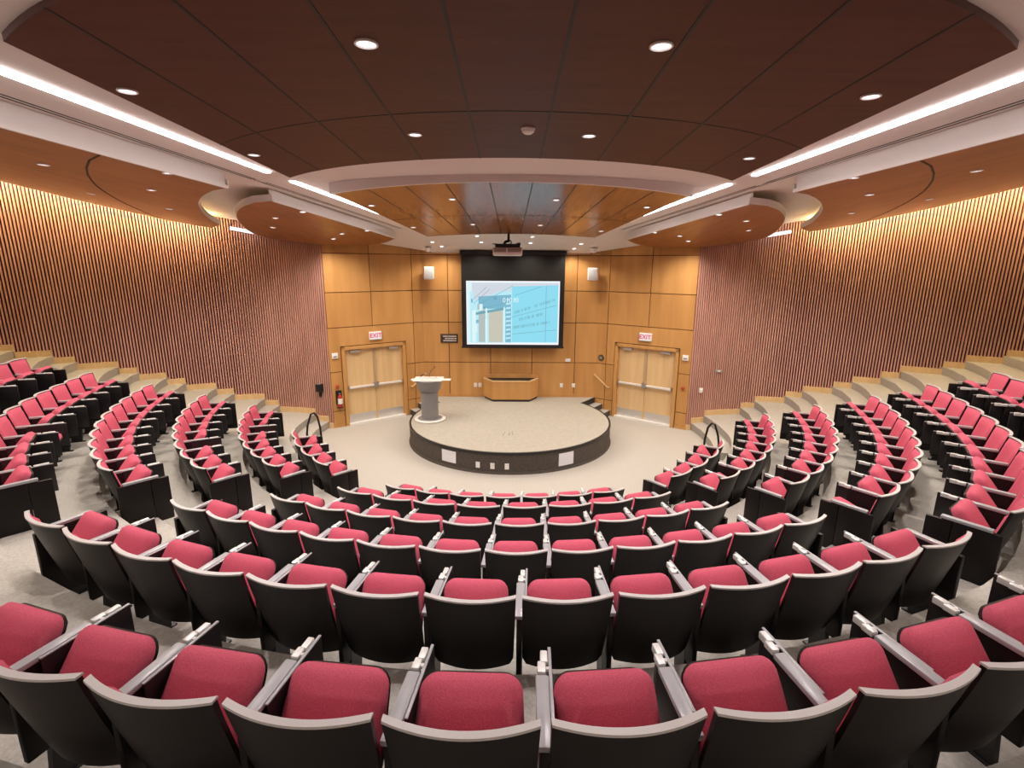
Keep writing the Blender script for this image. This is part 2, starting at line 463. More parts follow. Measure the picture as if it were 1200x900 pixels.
# canopy A: big dark perforated panel, an arc band concentric with the seating
def canopyA(y): return EYE + 1.10 + (7.2 - y) * .012
def arc_pts(cx, cy, r, a0, a1, n): return [(cx + r * math.sin(R(a0 + (a1 - a0) * i / n)), cy - r * math.cos(R(a0 + (a1 - a0) * i / n))) for i in range(n + 1)]
root = empty('ceiling_panel', (0, 5, 5.2), 0, 'large dark perforated wood ceiling panel with arc ends overhead', 'ceiling panel')
FA = (0, 9.83, 3.92); BA = (0, 6.6, 4.44)
def fy(x): return FA[1] - math.sqrt(FA[2] ** 2 - x * x)
def by_(x): return BA[1] - math.sqrt(BA[2] ** 2 - x * x)
def ew(y): return 2.72 + (y - 3.1) * .05
mb = MB()
nx = 40; top = []; bot = []
seam_u = [-1, -.735, -.445, -.15, .15, .445, .735, 1]
def Aseam(u, v): pass
rows = 12
for i in range(nx + 1):
    u = -1 + 2 * i / nx; r1 = []; r2 = []
    for j in range(rows + 1):
        v = j / rows
        xf = 2.93 * u; xb = 2.73 * u
        yb = by_(xb); yf = fy(xf)
        x = xb + (xf - xb) * v; y = yb + (yf - yb) * v
        r1.append((x, y, canopyA(y))); r2.append((x, y, canopyA(y) + .07))
    top.append(r1); bot.append(r2)
mb.solid(top, bot, 'ceilwood'); pa = mb.build('panel_board', root, True, 30)
pa.parent = root; pa.matrix_parent_inverse = Matrix.Translation(-Vector(root.location))
def child(o, r): o.parent = r; o.matrix_parent_inverse = Matrix.Translation(-Vector(r.location)); return o
mb = MB()
def Apt(u, v, dz=-.003):
    xf = 2.93 * u; xb = 2.73 * u; yb = by_(xb); yf = fy(xf); x = xb + (xf - xb) * v; y = yb + (yf - yb) * v
    return Vector((x, y, canopyA(y) + dz))
def ribbon(mb, pts, w, mat, th=.006):
    L = []; 
    for i, p in enumerate(pts):
        d = pts[min(i + 1, len(pts) - 1)] - pts[max(0, i - 1)]; n = Vector((-d.y, d.x, 0)).normalized() * w / 2
        L.append([p - n, p + n])
    mb.solid([[tuple(q) for q in r] for r in L], [[(q.x, q.y, q.z + th) for q in r] for r in L], mat)
for u in (-.80, -.56, -.335, -.115, .105, .325, .55, .79):
    xu = u
    ribbon(mb, [Apt(xu + (.0 if True else 0), j / 10) for j in range(11)], .016, 'slot')
ribbon(mb, [Apt(-1 + 2 * i / 30, .56) for i in range(31)], .016, 'slot')
child(mb.build('panel_joint', None, False), root)
mb = MB()   # white upstand behind the rear edge
ribbon(mb, [Vector((x * 2.74 / 14, by_(x * 2.74 / 14) - .05, canopyA(by_(x * 2.74 / 14)) + .05)) for x in range(-14, 15)], .08, 'white', .1)
child(mb.build('edge_trim', None, False), root)

# canopy B: tilted glossy wood panel over the stage front
def canopyB(x, y): return EYE + 1.781 - .0912 * y
root = empty('ceiling_panel', (0, 10, 4.9), 0, 'glossy honey wood ceiling panel in front of the stage with curved white edge', 'ceiling panel')
RB_ = (0, 10.9, 3.50)
def Bpt(u, v, dz=0.):
    xb = 2.70 * u; xf = 1.98 * u
    yb = 8.18 - (math.sqrt(max(0, 1 - (u * .62) ** 2)) - math.sqrt(1 - .62 ** 2)) / (1 - math.sqrt(1 - .62 ** 2)) * .78
    yf = 12.6 - (1 - u * u) * .5
    x = xb + (xf - xb) * v; y = yb + (yf - yb) * v
    return Vector((x, y, canopyB(x, y) + dz))
mb = MB(); n1 = 36
mb.solid([[tuple(Bpt(-1 + 2 * i / n1, j / 10)) for j in range(11)] for i in range(n1 + 1)], [[tuple(Bpt(-1 + 2 * i / n1, j / 10, .04)) for j in range(11)] for i in range(n1 + 1)], 'ceilwoodB')
child(mb.build('panel_board', None, True, 30), root)
mb = MB()
for u in (-.78, -.56, -.34, -.11, .11, .34, .56, .78): ribbon(mb, [Bpt(u, j / 10, -.003) for j in range(11)], .014, 'slot')
ribbon(mb, [Bpt(-1 + 2 * i / 30, .52, -.003) for i in range(31)], .012, 'slot')
child(mb.build('panel_joint', None, False), root)
mb = MB()
A = []; B = []
for i in range(n1 + 1):
    p = Bpt(-1.02 + 2.04 * i / n1, 0); A.append([(p.x, p.y - .01, p.z - .012), (p.x, p.y - .01, WZ + .01)]); B.append([(p.x, p.y + .05, p.z - .012), (p.x, p.y + .05, WZ + .01)])
mb.solid(A, B, 'white'); child(mb.build('edge_fascia', None, True), root)

# wood clouds along both sides
def smooth_curve(P, n): return [Vector(p) for p in catmull([Vector(p) for p in P], n)]
def resample(C, m):
    D = [0]
    for a, b in zip(C, C[1:]): D.append(D[-1] + (b - a).length)
    out = []
    for k in range(m + 1):
        t = D[-1] * k / m; i = 0
        while i < len(D) - 2 and D[i + 1] < t: i += 1
        f = (t - D[i]) / max(1e-9, D[i + 1] - D[i]); out.append(C[i].lerp(C[i + 1], min(1, f)))
    return out
def wall_edge(x, back=.34):
    p, d = wall_at(wall_s_of_x(x)); nrm = Vector((-d.y, d.x)); q = p - nrm * back
    return Vector((q.x, q.y, EYE + wtop(p.x) + .01))
CU, CS = 14, 24
def cloud_grid(C0, C1, I, O):        # four boundary curves (u: inner->outer, s: front->back)
    C0 = resample(C0, CU); C1 = resample(C1, CU); I = resample(I, CS); O = resample(O, CS)
    G = []
    for a in range(CS + 1):
        s = a / CS; row = []
        for b in range(CU + 1):
            u = b / CU
            p = I[a] * (1 - u) + O[a] * u + C0[b] * (1 - s) + C1[b] * s
            p -= C0[0] * (1 - u) * (1 - s) + C0[-1] * u * (1 - s) + C1[0] * (1 - u) * s + C1[-1] * u * s
            row.append(p)
        G.append(row)
    return G
GC = {}
for side in (-1, 1):
    wd = 'left' if side < 0 else 'right'
    V = lambda x, y, z: Vector((x, y, EYE + z))
    # front cloud
    C0 = smooth_curve([V(2.72, 12.5, .59), V(2.86, 12.75, .555), V(3.1, 12.98, .50), V(3.45, 13.12, .45)], 8)
    C1 = smooth_curve([V(3.8, 8.62, .97), V(4.06, 8.64, .953), V(4.33, 8.80, .92), V(4.73, 9.32, .88), V(5.19, 10.17, .835), V(5.62, 11.2, .77), V(5.85, 11.95, .69), V(5.93, 12.5, .63)], 6)
    I = [V(2.72, 12.5, .59), V(3.8, 8.62, .97)]
    O = [V(3.45, 13.12, .45), V(3.9, 12.85, .43)] + [wall_edge(x, .06) for x in (4.45, 4.9, 5.3, 5.7)] + [V(5.93, 12.5, .63)]
    g1 = cloud_grid(C0, C1, I, O)
    # rear cloud
    C0 = smooth_curve([V(3.85, 7.39, .993), V(4.14, 7.57, .985), V(4.6, 8.07, .965), V(5.0, 8.65, .945), V(5.29, 9.14, .93), V(5.88, 10.32, .895), V(6.3, 11.3, .865), V(6.55, 12.05, .84)], 6)
    xe = 11.0
    I = [V(3.85, 7.39, .993), V(3.85, -2.5, 1.0)]
    O = [V(6.55, 12.05, .84)] + [wall_edge(x, .52) for x in (7.0, 7.4, 7.8, 8.3, 8.8, 9.3, 9.8, 10.4, 11., 12., 13.2)]
    C1 = [V(3.85, -2.5, 1.0), O[-1].copy()]
    g2 = cloud_grid(C0, C1, I, O)
    for key, G in (('front', g1), ('rear', g2)):
        GC[(side, key)] = G
        c = Vector((side * G[8][5].x, G[8][5].y, G[8][5].z))
        lab = {'front': 'shorter curved wood ceiling wing beside the stage, %s side', 'rear': 'long sloping wood ceiling wing above the %s side seats'}[key] % wd
        root = empty('ceiling_wing', c, 0, lab, 'ceiling wing', 'wood ceiling wings')
        mb = MB()
        mb.solid([[(side * p.x, p.y, p.z) for p in r] for r in G], [[(side * p.x, p.y, p.z + .03) for p in r] for r in G], 'cloudwood')
        child(mb.build('wing_board', None, True, 30), root)
        # white drop face on the inner edge, up to the white ceiling
        mb = MB(); A = []; B = []
        for r in G:
            p = r[0]; y = p.y
            A.append([(side * (p.x - .012), y, p.z - .015), (side * (p.x - .012), y, p.z + .03), (side * (p.x + .03), y, p.z + .03), (side * (p.x + .03), y, wz(y) + .01)])
        B = [[(q[0] + side * .025, q[1], q[2]) for q in r] for r in A]
        mb.solid(A, B, 'white'); child(mb.build('edge_fascia', None, False), root)
        # white rim on the curved end
        mb = MB(); end = (G[-1] if key == 'front' else G[0]); A = []; B = []
        for i, p in enumerate(end):
            d = end[min(i + 1, CU)] - end[max(0, i - 1)]; nn = Vector((-d.y, d.x, 0)).normalized() * (-1 if key == 'front' else 1) * .012
            h = .10 if key == 'front' else .10
            A.append([(side * (p.x + nn.x), p.y + nn.y, p.z - .004), (side * (p.x + nn.x), p.y + nn.y, p.z + h)])
            B.append([(side * p.x, p.y, p.z - .004), (side * p.x, p.y, p.z + h)])
        mb.solid(A, B, 'white'); child(mb.build('end_rim', None, True), root)
        if key == 'rear':
            mb = MB(); pts = []
            for j in range(CU + 1):
                u = j / CU; s = .215 + .10 * math.sin(PI * min(1, u * 1.15)) - .0 * u
                s = .135 + .165 * math.sin(PI * (.12 + .74 * u)) ** 1.2 if False else .222 + .01 * math.sin(PI * u) - .07 * u * u
                a = s * CS; i = int(a); f = a - i
                p = G[i][j].lerp(G[i + 1][j], f); pts.append(Vector((side * p.x, p.y, p.z - .004)))
            ribbon(mb, pts, .02, 'slot'); child(mb.build('panel_joint', None, False), root)
    # cove light at the top of the slat wall
    mb = MB(); pts = []
    for i in range(61):
        x = 7.05 + 6.5 * i / 60; p, d = wall_at(wall_s_of_x(x)); nrm = Vector((-d.y, d.x)); q = p - nrm * .42
        pts.append((side * q.x, q.y, EYE + wtop(p.x) + .13))
    mb.tube(pts, .03, 'ledw', 8)
    tag(mb.build('cove_light'), 'warm cove light tube along the top of the %s slatted wall' % wd, 'strip light', 'cove lights')

for side in (-1, 1):       # short pale strip lights seen in the gap between the wood wings
    mb = MB(); pts = []
    for i in range(9):
        x = 6.0 + .65 * i / 8; p, d = wall_at(wall_s_of_x(x)); nrm = Vector((-d.y, d.x)); q = p - nrm * .16
        pts.append((side * q.x, q.y, EYE + wtop(p.x) + .10))
    mb.tube(pts, .035, 'lens', 8)
    tag(mb.build('cove_light'), 'short white strip light in the curved gap between the %s ceiling wings' % ('left' if side < 0 else 'right'), 'strip light', 'short strip lights by the slatted walls')
# ------------------------------------------------------------------ downlights
def spot(loc, e, col=(1, .93, .86), size=115, blend=.7, rad=.06):
    l = bpy.data.lights.new('lamp', 'SPOT'); l.energy = e * 2.1; l.color = col; l.spot_size = R(size); l.spot_blend = blend; l.shadow_soft_size = rad
    o = bpy.data.objects.new('lamp', l); COL.objects.link(o); o.location = loc; return o
def downlight(loc, tilt, r, label, group, e, col, size=115):
    t = empty('downlight', loc, 0, label, 'downlight', group)
    t.rotation_euler = tilt
    mb = MB(); mb.lathe([(r, .02), (r * 1.16, .004), (r * 1.16, -.004), (r * .98, -.006), (r * .92, .006)], 'whitep', 20); mb.build('trim_ring', t)
    mb = MB(); mb.lathe([(0.0005, .000), (r * .5, .001), (r * .95, .004), (r * .95, .02)], 'lens', 20); mb.build('lamp_lens', t)
    if e: spot((loc[0], loc[1], loc[2] - .03), e, col, size)
    return t
E = 1.0
WARM = (1, .90, .80)
ords = ['first', 'second', 'third', 'fourth', 'fifth', 'sixth', 'seventh', 'eighth', 'ninth', 'tenth', 'eleventh', 'twelfth', 'thirteenth']
for rowi, (rat, xs) in enumerate(((.3735, (-.78, .80)), (.296, (-2.62, 2.46)), (.228, (-.86, .69)), (.192, (-2.72, 2.52)))):
    for x in xs:
        y = (1.10 + .0) / rat; z = canopyA(y)
        y = (z - EYE) / rat
        where = ['nearest pair', 'second pair from the viewer, wide apart', 'third pair from the viewer', 'farthest pair, wide apart'][rowi]
        downlight((x, y, canopyA(y) - .006), (0, 0, 0), .055, 'round downlight in the big dark panel, %s, %s one' % (where, 'left' if x < 0 else 'right'), 'downlights in the dark ceiling panel', 58, (1, .90, .88))
for rat, xr in ((.1175, (-.109, .083)), (.1055, (-.259, .252))):
    y = 1.781 / (rat + .0912)
    for q in xr:
        where = 'inner' if abs(q) < .2 else 'outer'
        downlight((q * y, y, canopyB(0, y) - .006), (R(-5.2), 0, 0), .05, 'downlight in the glossy front panel, farther back pair' if False else 'round downlight in the glossy front ceiling panel, %s %s one of the rear four' % (where, 'left' if q < 0 else 'right'), 'downlights in the front ceiling panel', 25, WARM)
for (u, v) in ((483.5, 267), (553, 263), (632, 263.5), (703.5, 270)):
    rx = (u - 597.9) / 600; yy = (450 - v) / 600; P = R(13.134)
    dy = math.cos(P) + yy * math.sin(P); dz = -math.sin(P) + yy * math.cos(P); y = 1.781 / (dz / dy + .0912); x = rx / dy * y
    nmn = {483: 'far left', 553: 'middle left', 632: 'middle right', 703: 'far right'}[int(u)]
    downlight((x, y, canopyB(0, y) - .006), (R(-5.2), 0, 0), .05, 'round downlight near the stage end of the glossy ceiling panel, %s of four' % nmn, 'downlights in the front ceiling panel', 25, WARM)
# white ceiling over the stage
for (u, v, lab) in ((505.7, 284, 'outer left'), (516.7, 289, 'left, close to the wall'), (558, 276.5, 'second from left, behind the panel edge'), (563, 284, 'left of the projector'), (623, 277, 'right of the projector, nearer'), (620.7, 284.5, 'right of the projector, farther'), (680, 285, 'outer right'), (672, 290.7, 'right, close to the wall')):
    rx = (u - 597.9) / 600; yy = (450 - v) / 600; P = R(13.134)
    dy = math.cos(P) + yy * math.sin(P); dz = -math.sin(P) + yy * math.cos(P)
    lo, hi = 11.0, 14.0
    for _ in range(40):
        md = (lo + hi) / 2
        if EYE + md * dz / dy < wz(md): lo = md
        else: hi = md
    y = lo; x = rx / dy * y
    sl = math.atan(.30 if y > 12.5 else .0956)
    downlight((x, y, wz(y) - .006), (-sl, 0, 0), .05, 'small downlight in the white ceiling over the stage, ' + lab, 'downlights over the stage', 22, (1, .88, .74), 140)
# in the side wings
def wing_pt(side, u, v):
    rx = (u - 597.9) / 600 * side; yy = (450 - v) / 600; P = R(13.134)
    d = Vector((rx, math.cos(P) + yy * math.sin(P), -math.sin(P) + yy * math.cos(P)))
    from mathutils.geometry import intersect_ray_tri
    o = Vector((0, 0, EYE))
    for key in ('front', 'rear'):
        G = GC[(side, key)]
        for a in range(CS):
            for b in range(CU):
                q = (G[a][b], G[a + 1][b], G[a + 1][b + 1], G[a][b + 1])
                for t in ((q[0], q[1], q[2]), (q[0], q[2], q[3])):
                    h = intersect_ray_tri(t[0], t[1], t[2], d, o, True)
                    if h:
                        n = (t[1] - t[0]).cross(t[2] - t[0]).normalized()
                        if n.z < 0: n = -n
                        return h, n, key
    return None
WINGL = [(354, 249.5, 'front wing, beside the fascia, middle'), (322, 257, 'front wing, rear end'), (319, 268, 'front wing, rear end by the slats'), (429.5, 271, 'front wing, near its stage tip'), (400, 275, 'front wing, middle, toward the door'), (390, 281, 'front wing, above the door wall'),
         (33, 159, 'rear wing, nearest the viewer by the fascia'), (51, 196, 'rear wing, nearest the viewer, mid width'), (106.5, 230, 'rear wing, low by the slatted wall'), (177, 225, 'rear wing, mid width past the joint'), (196, 205, 'rear wing, by the fascia past the joint'), (198, 247, 'rear wing, far end by the slats')]
for side in (-1, 1):
    for u, v, lab in WINGL:
        uu = u if side < 0 else 2 * 597.9 - u
        h = wing_pt(side, uu, v)
        if not h: print('NO HIT', side, u, v); continue
        p, n, key = h; p = Vector((side * p.x, p.y, p.z - .006)); n = Vector((side * n.x, n.y, n.z))
        q = Vector((0, 0, 1)).rotation_difference(n).to_euler()
        downlight(tuple(p), q, .05, 'slim downlight in the %s %s' % ('left' if side < 0 else 'right', lab), 'downlights in the side wings', (34 if key == 'front' and v > 267 else 74), WARM, 150)
# added fill spots without fixtures, behind the viewpoint and over the side seats
for x, y in ((-9, 1), (-5.5, -1), (-2, -2), (2, -2), (5.5, -1), (9, 1), (-6, 3.5), (6, 3.5), (-8.5, 5.5), (8.5, 5.5)):
    spot((x, y, 5.05 if abs(x) < 4 else 5.0), 72, WARM, 150)
# detector on the dark panel
y = 1.10 / .2319
mb = MB(); mb.lathe([(.0005, -.045), (.03, -.044), (.05, -.03), (.055, -.012), (.06, -.010), (.06, .0)], 'whitep', 20, (.14, y, canopyA(y)))
tag(mb.build('smoke_detector'), 'small round smoke detector in the middle of the dark ceiling panel', 'smoke detector')

# ------------------------------------------------------------------ stage
SC = (0, 12.0); SR = 2.41; SH = .45
a_end = math.degrees(math.atan2(1.94, -(13.45 - 12.0)))
arc = [(SR * math.sin(R(a)), SC[1] - SR * math.cos(R(a))) for a in [-a_end + 2 * a_end * i / 72 for i in range(73)]]
poly = arc + [(2.37, BY - .015), (-2.37, BY - .015)]
st = empty('stage', (0, 12, 0), 0, 'low round stage with beige carpet top and dark brown carpeted side', 'stage')
mb = MB(); mb.prism(poly, 0, SH - .02, 'fascia'); child(mb.build('stage_side', None, True, 20), st)
mb = MB(); mb.prism([(p[0] * .992, 12 + (p[1] - 12) * .992) if i < 73 else p for i, p in enumerate(poly)], SH - .02, SH, 'stagecarpet'); child(mb.build('stage_top', None, False), st)
mb = MB()
A = [[(p[0] * 1.004, 12 + (p[1] - 12) * 1.004, SH - .045), (p[0] * 1.004, 12 + (p[1] - 12) * 1.004, SH + .004)] for p in arc]
B = [[(p[0] * .985, 12 + (p[1] - 12) * .985, SH - .045), (p[0] * .985, 12 + (p[1] - 12) * .985, SH + .004)] for p in arc]
mb.solid(A, B, 'nosing'); child(mb.build('edge_nosing', None, True), st)
mb = MB()
A = [[(p[0] * 1.0, 12 + (p[1] - 12) * 1.0, 0), (p[0] * 1.0, 12 + (p[1] - 12) * 1.0, .05)] for p in arc]
B = [[(p[0] * 1.012, 12 + (p[1] - 12) * 1.012, 0), (p[0] * 1.006, 12 + (p[1] - 12) * 1.006, .05)] for p in arc]
mb.solid(A, B, 'fascia'); child(mb.build('base_strip', None, True), st)
def on_stage(name, ang, z, w, h, mat, label, cat, group, th=.006):
    mb = MB(); r = SR + .001
    da = math.degrees(w / 2 / SR); n = 4
    A = []; B = []
    for i in range(n + 1):
        a = ang - da + 2 * da * i / n
        for LL, rr in ((A, r), (B, r + th)):
            LL.append([(rr * math.sin(R(a)), 12 - rr * math.cos(R(a)), z - h / 2), (rr * math.sin(R(a)), 12 - rr * math.cos(R(a)), z + h / 2)])
    mb.solid(A, B, mat); return tag(mb.build(name, smooth=False), label, cat, group)
on_stage('cover_plate', -31.5, .245, .36, .25, 'paper', 'square white plate on the curved stage side, left', 'plate', 'plates on the stage side')
on_stage('cover_plate', 28.7, .225, .36, .27, 'paper', 'square white plate on the curved stage side, right', 'plate', 'plates on the stage side')
for a, w_ in ((-15.5, 'leftmost'), (-8.3, 'middle one'), (-1.4, 'rightmost')):
    t = on_stage('wall_outlet', a, .17, .085, .125, 'whitep', 'small white outlet low on the stage front, %s of three' % w_, 'outlet', 'outlets in the stage front', .008)
mb = MB()
for x, yy, l in ((-.15, 10.72, .07), (-.12, 10.86, .05), (-.02, 10.74, .08), (.0, 10.85, .04), (.06, 10.76, .05), (.05, 10.88, .05)):
    mb.box(x - .008, x + .008, yy - l / 2, yy + l / 2, SH + .0003, SH + .0018, 'fascia')
tag(mb.build('floor_mark', smooth=False), 'small dark tape marks on the carpet at the stage centre', 'tape mark')
for side in (-1, 1):
    T = FT[side]; wd = 'left' if side < 0 else 'right'
    s0 = empty('stage_steps', tuple(T @ Vector((.25, .4, 0))), 0, 'carpeted steps with dark risers between the stage and the %s door' % wd, 'steps', 'stage side steps')
    for i, (t0, t1, z) in enumerate(((.012, .25, .30), (.25, .49, .15))):
        
        def drum(tt):
            w = 0.
            while w < 1.1:
                q = T @ Vector((tt, w, 0))
                if math.hypot(q.x, q.y - 12) < SR * 1.016: break
                w += .005
            return w
        tp = [t0 + (t1 - t0) * j / 6 for j in range(7)]
        pl = [(t0, .003), (t1, .003)] + [(tt, min(1.0, drum(tt)) - .004) for tt in reversed(tp)]
        mb = MB(); mb.prism(pl, 0, z - .012, 'fascia', None, T); mb.prism(pl, z - .012, z, 'carpet', 'nosing', T)
        child(mb.build('step', None, False), s0)
    mb = MB(); mb.box(.001, .011, .003, .70, .30, SH - .002, 'nosing', T); child(mb.build('riser_board', None, False), s0)
    hr = empty('handrail', tuple(T @ Vector((.2, .05, .9))), 0, 'pale rail on the maple wall above the %s stage steps' % wd, 'handrail', 'stage step rails')
    mb = MB(); mb.tube([T @ Vector(p) for p in ((-.0, .01, 1.12), (.0, .07, 1.12), (.10, .07, 1.05), (.40, .07, .83), (.44, .07, .81), (.44, .01, .81))], .018, 'door', 10)
    child(mb.build('rail', None), hr)

# ---- lectern
lx, ly = -1.93, 11.86
t = empty('lectern', (lx, ly, SH), 0, 'grey round lectern with flared head and microphone on the stage', 'lectern')
mb = MB(); mb.lathe([(.0005, 0.0), (.36, 0), (.375, .012), (.375, .028), (.35, .036), (.0005, .036)], 'lectlt', 40); mb.build('base', t)
mb = MB(); mb.lathe([(.29, .036), (.29, .040), (.0005, .042)], 'lect', 40); mb.build('base_inset', t)
mb = MB(); mb.lathe([(.0005, .04), (.205, .04), (.205, .76), (.0005, .76)], 'lect', 36); mb.build('column', t)
mb = MB(); mb.lathe([(.0005, .72), (.235, .72), (.26, .75), (.315, .97), (.32, .985), (.0005, .985)], 'lect', 40); mb.build('head', t)
mb = MB()
mb.rbox(-.35, .33, -.24, .24, .985, 1.003, 'lectlt', .006); mb.rbox(.30, .52, -.10, .10, .976, .988, 'lectlt', .004); mb.rbox(-.42, -.32, -.08, .08, .976, .988, 'lectlt', .004)
mb.build('top_shelf', t)
mb = MB(); mb.hexa([Vector(p) for p in ((-.2, -.16, 1.005), (.16, -.16, 1.005), (.16, .16, 1.005), (-.2, .16, 1.005), (-.2, -.14, 1.07), (.16, -.14, 1.07), (.16, .16, 1.02), (-.2, .16, 1.02))], 'lectlt'); mb.build('reading_slope', t, False)
mb = MB(); mb.tube([(.02, -.1, 1.05), (.03, -.11, 1.12), (.06, -.06, 1.2), (.12, .02, 1.25), (.13, .1, 1.27)], [.007, .006, .006, .006, .012], 'blackm', 8)
mb.tube([(-.2, .02, 1.04), (-.16, .02, 1.09), (-.08, .0, 1.10)], .012, 'blackm', 8); mb.build('microphone', t)

# ---- low wood cabinet
t = empty('cabinet', (0.02, 13.8, SH), 0, 'low honey wood cabinet with angled ends and dark recessed top under the screen', 'cabinet')
hp = [(-.76, .22), (-.76, .13), (-.51, -.30), (.51, -.30), (.76, .13), (.76, .22)]
mb = MB(); mb.prism([(x * .965, y * .965 + .008) for x, y in hp], 0, .06, 'nosing'); mb.build('plinth', t, False)
mb = MB(); mb.prism(hp, .06, .56, 'maple'); mb.build('body', t, False)
mb = MB(); mb.prism([(x * .96, y * .93) for x, y in hp], .56, .566, 'slot'); tp = mb.build('worktop', t, False); tag(tp, 'dark recessed top')
mb = MB()
for (a, b) in zip(hp[1:], hp[2:-1]):
    pa_, pb_ = Vector((a[0], a[1], 0)), Vector((b[0], b[1], 0)); d = (pb_ - pa_).normalized(); n = Vector((-d.y, d.x, 0))
    q = [pa_ - n * .012, pb_ - n * .012, pb_ + n * .03, pa_ + n * .03]
    mb.hexa([Vector((p.x, p.y, .555)) for p in q] + [Vector((p.x, p.y, .585)) for p in q], 'door')
mb.build('edge_band', t, False)
mb = MB(); mb.rbox(-.76, .76, .17, .225, .56, .665, 'maple', .006); mb.build('back_rail', t, False)

# ---- projection screen
SY = 13.82
t = empty('projection_screen', (.06, SY, 4.45), 0, 'drop-down projection screen showing a bright blue slide', 'projection screen')
mb = MB()
SX = 1.37
mb.box(-SX, SX, .002, .012, -2.53, .0, 'slot'); mb.rbox(-SX - .02, SX + .02, -.03, .04, -2.57, -2.52, 'blackm', .01)
mb.build('black_drop', t, False)
mb = MB(); mb.rbox(-SX - .03, SX + .03, -.06, .10, -.10, -.005, 'blackm', .01); mb.build('housing', t)
zt, zb = -.775, -2.475; xl, xr = -1.245, 1.245
SLIDE = MB()
def sq(pts, mat, d=0):    # slide coords 0..1 from the top-left
    SLIDE.add([(xl + (xr - xl) * p[0], .0 - d * .0006, zt + (zb - zt) * p[1]) for p in pts], [tuple(range(len(pts)))], mat)
sq([(0, 0), (1, 0), (1, 1), (0, 1)], 'scrwhite')
sq([(.012, .02), (.985, .02), (.985, .97), (.012, .97)], 's_pale', 1)
sq([(.06, .03), (.985, .03), (.985, .11), (.45, .16), (.06, .17)], 's_sky', 2)
sq([(.04, .17), (.50, .08), (.50, .97), (.04, .97)], 's_lcyan', 2)
sq([(.08, .06), (.48, .06), (.30, .20), (.08, .30)], 's_sky', 3)
sq([(.49, .085), (.985, .06), (.985, .96), (.49, .96)], 's_cyan', 3)
sq([(.13, .24), (.48, .21), (.48, .42), (.13, .44)], 's_blue', 4)
random.seed(9)
for i in range(26):
    x = .05 + .43 * random.random(); y = .2 + .7 * random.random(); w = .012 + .03 * random.random(); h = .03 + .1 * random.random()
    sq([(x, y), (x + w, y - .004), (x + w, y + h), (x, y + h)], random.choice(['s_blue', 's_lcyan', 's_pale', 's_line', 's_grey']), 5)
for x0, x1, m_ in ((.24, .39, 's_tan'), (.13, .20, 's_grey'), (.06, .10, 's_pale')):
    sq([(x0, .47), (x1, .44), (x1, .96), (x0, .96)], m_, 6)
sq([(.10, .49), (.40, .41), (.40, .45), (.10, .53)], 's_line', 7)
sq([(.205, .42), (.222, .42), (.222, .97), (.205, .97)], 's_pale', 8); sq([(.40, .40), (.412, .40), (.412, .97), (.40, .97)], 's_pale', 8)
sq([(.42, .30), (.48, .28), (.48, .96), (.42, .96)], 's_blue', 6)
for i in range(9): sq([(.425, .34 + i * .068), (.475, .33 + i * .068), (.475, .36 + i * .068), (.425, .37 + i * .068)], 's_lcyan', 7)
def ln(a, b, w, mat, d=9):
    dx, dy = b[0] - a[0], b[1] - a[1]; L = math.hypot(dx, dy * .68); nx_, ny_ = -dy * .68 / L * w, dx / L * w / .68
    sq([(a[0] - nx_, a[1] - ny_), (b[0] - nx_, b[1] - ny_), (b[0] + nx_, b[1] + ny_), (a[0] + nx_, a[1] + ny_)], mat, d)
for a, b in (((.14, .36), (.50, .07)), ((.20, .42), (.46, .32)), ((.52, .22), (.80, .085)), ((.49, .56), (.97, .37)), ((.49, .83), (.97, .76)), ((.855, .07), (.855, .96)), ((.08, .35), (.25, .13)), ((.08, .28), (.22, .09))): ln(a, b, .0022, 's_line')
# three rows of slanted, illegible lettering
for (xa, ya, xb, yb, n_) in ((.505, .495, .955, .285, 30), (.57, .60, .83, .505, 17), (.505, .725, .91, .635, 27)):
    for i in range(n_):
        if random.random() < .1: continue
        f = i / n_; x = xa + (xb - xa) * f; y = ya + (yb - ya) * f; w = (xb - xa) / n_ * .34; h = .021
        k = random.random()
        ln((x, y - h), (x - .002, y + h), .0021, 's_txt', 10)
        if k < .75: ln((x, y - h), (x + w * 1.8, y - h - .004), .0016, 's_txt', 10)
        if k > .3: ln((x, y), (x + w * 1.6, y - .004), .0016, 's_txt', 10)
        if k > .55 or k < .15: ln((x + w * 1.6, y - h), (x + w * 1.5, y + h), .0019, 's_txt', 10)
for i, x in enumerate((.405, .44, .475, .515, .545)):      # pale heading letters
    if i % 2: ln((x, .26), (x, .33), .005, 's_pale', 11); ln((x, .26), (x + .02, .30), .004, 's_pale', 11)
    else:
        for k in range(8): ln((x + .012 * math.cos(k * PI / 4), .295 + .035 * math.sin(k * PI / 4)), (x + .012 * math.cos((k + 1) * PI / 4), .295 + .035 * math.sin((k + 1) * PI / 4)), .0035, 's_pale', 11)
SLIDE.build('slide_image', t, False)

